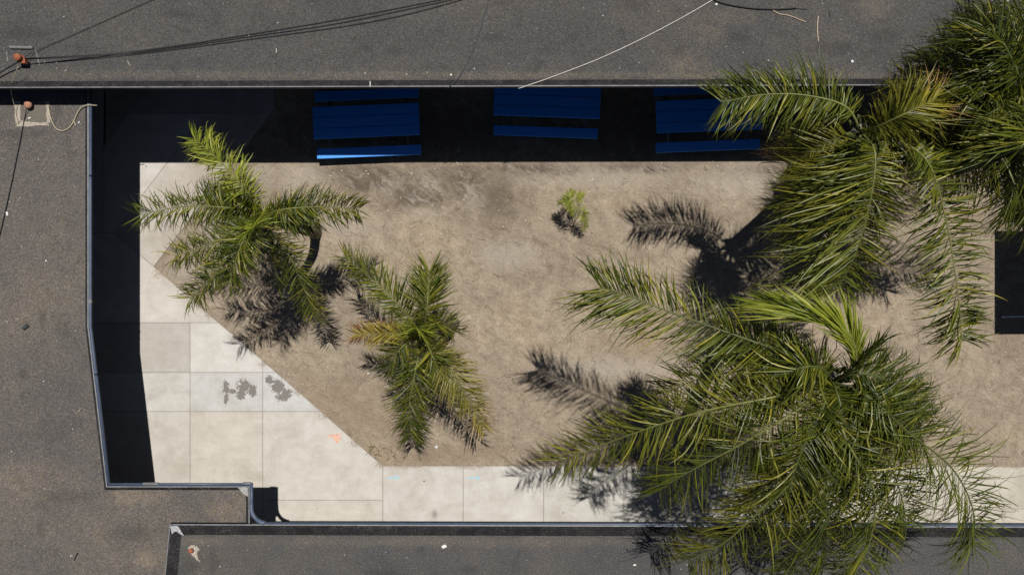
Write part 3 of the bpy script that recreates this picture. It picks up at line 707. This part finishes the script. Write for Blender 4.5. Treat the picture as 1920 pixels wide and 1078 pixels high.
# palm by the concrete corner
cA = (490, 405, 325); A = palm('palm_tree', G(592, 437), PH(*cA), Vector((.12, -.05, 0)), 'leaning palm with curly fronds between the concrete corner and the dirt', .125, .10)
kA = dict(ll=.62, n=140, wd=.024, sweep=(74, 50), droop=.7, r0=.019, plume=55, kink=.6, curl=.34, tiplen=.8)
for i, (l, m) in enumerate([
    ([(462, 358, 372), (410, 300, 368), (364, 260, 322)], 'leaf_young'), ([(430, 390, 380), (345, 388, 380), (260, 403, 337)], 'leaf_mid'),
    ([(445, 432, 380), (385, 462, 365), (328, 480, 318)], 'leaf_mid'), ([(455, 455, 372), (405, 510, 360), (357, 560, 318)], 'leaf_mid'),
    ([(470, 425, 400), (448, 470, 415), (430, 530, 385)], 'leaf_mid'), ([(535, 392, 362), (610, 388, 345), (672, 393, 292)], 'leaf_mid'),
    ([(512, 440, 335), (548, 490, 300), (575, 555, 240), (594, 598, 185)], 'leaf_mid'), ([(465, 375, 330), (440, 355, 290), (425, 345, 245)], 'leaf_dark'),
    ([(500, 440, 345), (512, 490, 300), (520, 535, 250)], 'leaf_dark'), ([(480, 420, 400), (472, 430, 450)], 'leaf_young'), ([(525, 400, 340), (560, 408, 330), (585, 412, 300)], 'leaf_dark'), ([(455, 385, 370), (420, 375, 360), (380, 365, 300)], 'leaf_dark')]):
    fr(A, cA, l, m, 100+i, dry=(.16 if i in (0, 6) else .03), rach=M['rachis'], **(dict(kA, ll=.52, n=60) if i in (7, 8, 9) else kA))
# low palm with a yellow frond
cB = (792, 628, 262); Bp = palm('palm_tree', G(850, 606), PH(*cB), Vector((.06, 0, 0)), 'low palm with one yellow frond, standing alone in the open dirt', .15, .12, bulge=1.1)
kB = dict(ll=.76, n=145, wd=.025, sweep=(68, 36), droop=.35, r0=.020, plume=52, kink=.12, tiplen=.8, curl=.16)
for i, (l, m, d) in enumerate([
    ([(755, 580, 320), (705, 530, 320), (644, 481, 252)], 'leaf_mid', .05), ([(800, 585, 325), (803, 545, 330), (805, 508, 300)], 'leaf_mid', .05),
    ([(760, 626, 300), (715, 626, 285), (668, 626, 240)], 'leaf_yellow', .45), ([(780, 690, 300), (768, 755, 275), (771, 818, 208)], 'leaf_mid', .06),
    ([(830, 670, 300), (868, 730, 280), (907, 800, 208)], 'leaf_dry', .42), ([(815, 605, 310), (838, 608, 290), (855, 625, 240)], 'leaf_mid', .05),
    ([(760, 645, 320), (738, 670, 305), (722, 700, 260)], 'leaf_dark', .05), ([(805, 655, 325), (820, 690, 310), (825, 730, 270)], 'leaf_mid', .08), ([(788, 620, 320), (780, 612, 380)], 'leaf_young', .0)]):
    fr(Bp, cB, l, m, 200+i, dry=d, rach=M['rachis'], **(dict(kB, ll=.58, n=64) if i in (5, 6, 7, 8) else dict(kB, ll=.50, n=120, tiplen=.9) if i == 2 else dict(kB, asym=(.72, .95)) if i == 0 else kB))
# seedling
Cs = thing('palm_seedling', G(1075, 424), 'small bright green palm seedling growing alone in the middle of the dirt', 'palm seedling')
b = MB(); b.tube([G(1075, 424), G(1075, 423, .10)], [.03, .02], 8); b.build('stem', M['rachis'], Cs, smooth=True)
for i, l in enumerate([[(1070, 398, 70), (1059, 378, 88), (1049, 380, 70)], [(1071, 392, 80), (1070, 368, 100), (1073, 358, 88)], [(1088, 396, 80), (1097, 398, 76), (1099, 426, 45)], [(1082, 392, 80), (1087, 372, 98), (1089, 363, 90)], [(1078, 405, 70), (1066, 385, 95), (1060, 368, 90)], [(1085, 405, 70), (1094, 410, 68), (1094, 432, 40)]]):
    frond(Cs, [G(1075, 423, .06)]+[PH(*q) for q in l], M['leaf_seed'], M['rachis'], 300+i, ll=.22, n=66, wd=.011, sweep=(66, 30), dry=.12, droop=.6, r0=.007, plume=50, kink=.3, start=.25, tiplen=.7, curl=.2)

# the big palm at the lower side
cD = (1560, 715, 565); D = palm('palm_tree', G(1345, 658), PH(*cD), Vector((.05, .05, 0)), 'largest palm, its long fronds reaching across the pavement and the lower roof', .19, .15)
kD = dict(ll=.95, n=160, wd=.026, sweep=(72, 40), droop=.55, r0=.026, plume=42, kink=.6, tiplen=.8, curl=.46, start=.16)
for i, (l, m, d, ex) in enumerate([
    ([(1500, 675, 592), (1420, 643, 588), (1270, 590, 566), (1180, 556, 556), (1125, 538, 545)], 'leaf_mid', .06, dict(asym=(1.2, .95), ll=.95, sweep=(74, 44), n=165)),
    ([(1460, 742, 600), (1313, 772, 582), (1180, 815, 530), (1045, 866, 445)], 'leaf_mid', .18, dict(sweep=(72, 40), ll=1.0, rach=M['rachis'])),
    ([(1480, 695, 590), (1390, 695, 565), (1310, 710, 510), (1245, 740, 430)], 'leaf_dark', .05, dict(n=110, ll=.9)),
    ([(1500, 765, 605), (1390, 832, 585), (1290, 885, 530), (1235, 920, 460)], 'leaf_dark', .06, dict(rach=M['rachis'])),
    ([(1525, 830, 590), (1450, 930, 545), (1360, 1015, 480), (1290, 1050, 410)], 'leaf_dark', .24, dict(rach=M['rachis'], ll=1.1)),
    ([(1585, 820, 600), (1638, 920, 550), (1632, 1010, 500), (1600, 1080, 430)], 'leaf_mid', .06, dict(rach=M['rachis'], ll=1.15)),
    ([(1550, 840, 570), (1525, 970, 500), (1485, 1080, 400)], 'leaf_dark', .10, dict(ll=1.1)),
    ([(1630, 745, 605), (1700, 808, 575), (1787, 880, 520), (1826, 962, 465), (1822, 1025, 410)], 'leaf_mid', .02, dict(ll=1.2, sweep=(74, 42), droop=.4)),
    ([(1610, 770, 595), (1660, 850, 560), (1690, 930, 500), (1700, 990, 420)], 'leaf_dark', .04, dict(ll=1.1)),
    ([(1540, 770, 600), (1505, 840, 595), (1480, 920, 560), (1470, 1010, 480)], 'leaf_dark', .10, dict(ll=1.05)),
    ([(1625, 745, 590), (1680, 775, 560), (1730, 820, 480)], 'leaf_dark', .03, dict(ll=1.1)),
    ([(1605, 700, 600), (1655, 710, 590), (1700, 745, 540), (1725, 790, 460)], 'leaf_dark', .0, dict(ll=.9)),
    ([(1598, 695, 615), (1604, 655, 640), (1580, 615, 655), (1515, 588, 650), (1450, 570, 620)], 'leaf_young', .05, dict(sweep=(30, 10), ll=1.1, droop=.4, plume=24, kink=.05, rach=M['rachis'], start=.24, n=140, wd=.025, roll=24, curl=.08, asym=(1.0, .7))),
    ([(1600, 690, 620), (1640, 650, 650)], 'leaf_dark', .0, dict(sweep=(14, 6), ll=.62, n=40, droop=.1, kink=0, plume=25, start=.05, wd=.022)),
    ([(1480, 720, 570), (1390, 755, 520), (1325, 805, 430)], 'leaf_dark', .06, dict(ll=.9)),
    ([(1500, 680, 570), (1430, 640, 530), (1360, 625, 450)], 'leaf_dark', .04, dict(ll=.8)),
    ([(1555, 790, 600), (1500, 860, 580), (1440, 910, 530), (1395, 960, 450)], 'leaf_dark', .06, {}),
    ([(1580, 830, 580), (1562, 930, 545), (1550, 1000, 490), (1545, 1065, 410)], 'leaf_dark', .05, dict(ll=1.05)),
    ([(1572, 745, 590), (1585, 800, 585), (1590, 870, 540)], 'leaf_dark', .05, dict(ll=.95, start=.05)),
    ([(1580, 760, 580), (1600, 850, 565), (1598, 930, 500)], 'leaf_mid', .06, dict(ll=1.0)),
    ([(1540, 690, 610), (1500, 690, 620), (1450, 715, 590)], 'leaf_mid', .05, dict(ll=.8, n=110))]):
    k = dict(kD); k.update(ex); fr(D, cD, l, m, 400+i, dry=d, **k)
rr = random.Random(3); b = MB(); c0 = PH(1495, 672, 585); 
for i in range(46):
    a = rr.uniform(-.45, .45); ln = rr.uniform(.35, .75); dirv = (PH(1430, 664, 565)-c0).normalized(); sv = dirv.cross(Vector((0, 0, 1)))
    q = c0+Vector((rr.uniform(-.08, .08), rr.uniform(-.08, .08), rr.uniform(-.05, .05)))
    e = q+dirv*ln*math.cos(a)+sv*ln*math.sin(a)+Vector((0, 0, rr.uniform(-.3, .1)))
    pts = spline([q, q.lerp(e, .5)+Vector((0, 0, .06)), e], 12); b.tube(pts, .007, 5)
    for p in pts[3:]:
        for _ in range(2): bit(b, p+Vector((rr.uniform(-1, 1), rr.uniform(-1, 1), rr.uniform(-1, 1)))*.022, .013, 0, rr)
b.build('flower_cluster', M['flower'], D)

# palm at the edge of the eave
cE = (1615, 248, 455); E = palm('palm_tree', G(1512, 306), PH(*cE), Vector((.25, .02, 0)), 'palm beside the tables, one frond hanging left over the eave and two hanging down', .20, .15)
kE = dict(ll=.98, n=180, wd=.025, sweep=(72, 44), droop=.6, r0=.022, plume=40, kink=.6, tiplen=.8, curl=.46, start=.16)
for i, (l, m, d, ex) in enumerate([
    ([(1585, 200, 470), (1510, 179, 467), (1430, 178, 460), (1352, 192, 450)], 'leaf_mid', .04, dict(rach=M['rachis'], ll=.86, sweep=(84, 52), n=160)),
    ([(1640, 285, 490), (1634, 365, 480), (1608, 465, 435), (1570, 548, 365)], 'leaf_mid', .10, dict(rach=M['rachis'], ll=1.42, n=215, wd=.028, sweep=(88, 62), asym=(.62, 1.4), droop=.4, plume=34)),
    ([(1680, 262, 500), (1742, 308, 505), (1775, 420, 480), (1797, 560, 440), (1803, 640, 400)], 'leaf_mid', .06, dict(rach=M['rachis'], ll=.92, wd=.033, sweep=(88, 72), n=215, start=.30, asym=(.85, 1.0), kink=.7, plume=44, droop=.3)),
    ([(1650, 235, 490), (1700, 212, 515), (1755, 186, 500)], 'leaf_dark', .36, dict(rach=M['rachis'], start=.2, sweep=(74, 30), ll=.95, n=130)),
    ([(1565, 262, 445), (1515, 285, 410), (1478, 308, 360)], 'leaf_dark', .40, dict(ll=1.0, n=160)),
    ([(1605, 300, 470), (1570, 370, 440), (1515, 450, 360)], 'leaf_dark', .12, dict(ll=1.3, sweep=(84, 50))),
    ([(1590, 300, 465), (1540, 350, 420), (1490, 395, 330)], 'leaf_dark', .25, dict(ll=1.1, sweep=(84, 50))),
    ([(1660, 270, 460), (1700, 272, 440), (1745, 262, 390)], 'leaf_dark', .10, {}),
    ([(1622, 246, 500), (1636, 250, 540)], 'leaf_mid', .0, dict(sweep=(14, 8), ll=.5, n=36, droop=.05, kink=0, plume=25))]):
    k = dict(kE); k.update(ex); fr(E, cE, l, m, 500+i, dry=d, **k)

# palm in the corner of the picture
cF = (1915, 180, 470); F_ = palm('palm_tree', G(1625, 288), PH(*cF), Vector((.1, 0, 0)), 'dark green palm at the upper corner, its crown spread over the gravel roof', .18, .14)
for i, (l, m, d, ex) in enumerate([
    ([(1900, 120, 530), (1868, 70, 535), (1810, 75, 480), (1765, 105, 400)], 'leaf_dark', .02, dict(plume=60)),
    ([(1860, 160, 510), (1780, 150, 485), (1700, 150, 415)], 'leaf_dark', .03, dict(ll=.95)),
    ([(1870, 205, 505), (1810, 235, 480), (1740, 270, 400)], 'leaf_dark', .05, dict(ll=1.0)),
    ([(1885, 250, 520), (1862, 295, 515), (1815, 322, 470), (1770, 325, 400)], 'leaf_mid', .08, dict(rach=M['rachis'])),
    ([(1920, 250, 510), (1912, 325, 480), (1890, 400, 390)], 'leaf_mid', .04, {}),
    ([(1930, 110, 520), (1925, 50, 515), (1890, 28, 470), (1835, 45, 390)], 'leaf_mid', .12, dict(rach=M['rachis'], n=90)),
    ([(1950, 90, 510), (1960, 0, 470), (1945, -70, 390)], 'leaf_dark', .04, {}),
    ([(1990, 140, 520), (2070, 100, 500), (2150, 90, 420)], 'leaf_dark', .04, {}),
    ([(1990, 210, 520), (2060, 260, 500), (2110, 340, 420)], 'leaf_dark', .04, {}),
    ([(1880, 190, 500), (1840, 200, 460), (1790, 205, 390)], 'leaf_dark', .04, {}),
    ([(1880, 140, 510), (1820, 130, 480), (1750, 115, 410)], 'leaf_dark', .04, dict(ll=1.0)),
    ([(1900, 235, 500), (1865, 275, 460), (1820, 300, 380)], 'leaf_dark', .04, {}),
    ([(1930, 230, 530), (1916, 275, 550), (1892, 290, 515)], 'leaf_mid', .08, dict(rach=M['rachis'], n=110)),
    ([(1930, 260, 480), (1935, 340, 430), (1925, 420, 350)], 'leaf_dark', .04, dict(ll=.9)),
    ([(1910, 145, 520), (1890, 90, 520), (1850, 50, 450)], 'leaf_dark', .04, {})]):
    k = dict(kE, plume=46, ll=1.12, n=175, sweep=(70, 40)); k.update(ex); fr(F_, cF, l, m, 600+i, dry=d, **k)

# ------------------------------------------------------------------ unseen canopy, its panels shaped to cast the dark squares on the dirt
SC_ = thing('unseen_canopy', G(2010, 480), 'unseen flat canopy on posts out of view, shaped to cast the square shadow on the dirt', 'canopy')
hc = 200; b = MB()
def panel(x0, y0, x1, y1):
    b = MB(); a, c = PH(0, 0, hc).z, .09
    p0, p1 = G(x0+.105*hc, y0-.283*hc), G(x1+.105*hc, y1-.283*hc)
    b.box(((p0.x+p1.x)/2, (p0.y+p1.y)/2, a), (abs(p1.x-p0.x), abs(p1.y-p0.y), c), bev=.01); b.build('unseen_canopy_panel', M['edge_metal'], SC_)
panel(1865, 434, 2330, 626); panel(1883, 335, 2330, 417)
b = MB()
for y in (345, 440, 560):
    a = G(1960, y-.283*hc); c = G(2250, y-.283*hc)
    for p in (a, c):
        b = MB(); b.tube([p, p+Vector((0, 0, hc/SCL-.04))], .05, 8); b.build('unseen_canopy_post', M['grey_pipe'], SC_)
for x in (1940, 2280):
    b = MB(); b.tube([G(x, 338-.283*hc, hc/SCL-.085), G(x, 622-.283*hc, hc/SCL-.085)], .04, 6); b.build('unseen_canopy_beam', M['grey_pipe'], SC_)
pb = thing('pole', G(1879, 594), 'thin pale pole lying in the square shadow on the dirt', 'pole')
b = MB(); b.tube([G(1880, 594.3, .03), G(2010, 590, .03)], .018, 8); b.build('shaft', M['pale_pole'], pb)
b = MB(); b.lathe(G(1879, 594.3, .005), [(.02, 0), (.032, .015), (.032, .035), (.015, .05)], 10); b.build('knob', M['pale_pole'], pb)

# ------------------------------------------------------------------ pebbles, litter and a weed on the dirt
dirt_poly = [(511, 212), (2000, 212), (2000, 872), (722, 872), (289, 502)]
def in_dirt(x, y):
    if y < 215 or y > 871: return False
    if x < 289+(y-500)*(433/373)+6 and y >= 500: return False
    if y < 500 and x < 511-(y-212)*(222/288)+6: return False
    return True
rr = random.Random(21); b = MB(); n = 0
while n < 2300:
    x, y = rr.uniform(290, 1960), rr.uniform(215, 871)
    dens = .25+.75*(mnoise.noise(Vector((x/90, y/90, 0)))*.5+.5)**2
    if (560 < x < 1000 and 306 < y < 400): dens = 1
    if (y > 840 and x < 960) or (x > 1800 and y > 760): dens = 1
    if not in_dirt(x, y) or rr.random() > dens: continue
    s = rr.choice([.007, .008, .010, .012, .018]); bit(b, G(x, y, s*.3), s, rr.choice([0, 0, 1, 1, 2, 3]), rr); n += 1
for x, y, s in ((860, 283, .03), (790, 440, .03), (826, 439, .022), (818, 838, .05), (857, 306, .025), (1378, 388, .022), (985, 413, .02), (690, 700, .03), (1830, 870, .03), (1848, 848, .03)): bit(b, G(x, y, s*.3), s, 0, rr)
tag(b.build('pebbles', [M['white_bit'], simple('brown_stone', (.17, .12, .09), .9), simple('dark_stone', (.06, .05, .045), .9), simple('tan_stone', (.34, .28, .21), .9)]), kind='stuff')
b = MB(); n = 0
while n < 420:
    x, y = rr.uniform(290, 1960), rr.uniform(215, 871)
    if not in_dirt(x, y): continue
    a = rr.uniform(0, 6.28); ln = rr.choice([.06, .09, .14, .22]); p = G(x, y, .008); d = Vector((math.cos(a), math.sin(a), 0)); s = Vector((-d.y, d.x, 0))*rr.uniform(-.25, .25)*ln
    b.tube(spline([p-d*ln/2, p+s, p+d*ln/2], 6), rr.choice([.003, .004, .005]), 4, rr.choice([0, 1, 1, 1])); n += 1
tag(b.build('dry_litter', [M['stick'], simple('brown_twig', (.085, .06, .045), .9)]), kind='stuff')
rr = random.Random(9)
for cx, cy, k, lab in ((702, 845, 26, 'small dry weed at the slanted edge of the concrete'), (735, 848, 16, 'sparse brown weed beside the greener weed near the walkway corner')):
    b = MB(); c = G(cx, cy)
    for i in range(k):
        a = rr.uniform(0, 6.28); ln = rr.uniform(.05, .16); d = Vector((math.cos(a), math.sin(a), 0)); o_ = c+Vector((rr.uniform(-.12, .12), rr.uniform(-.14, .14), .003))
        b.tube([o_, o_+d*ln*.5+Vector((0, 0, ln*.5)), o_+d*ln+Vector((0, 0, ln*.45))], [.005, .005, .002], 4)
    tag(b.build('weed', simple('weed_leaf', (.16, .14, .06) if k > 20 else (.17, .11, .06), .8)), lab, 'weed', 'weeds by the walkway')
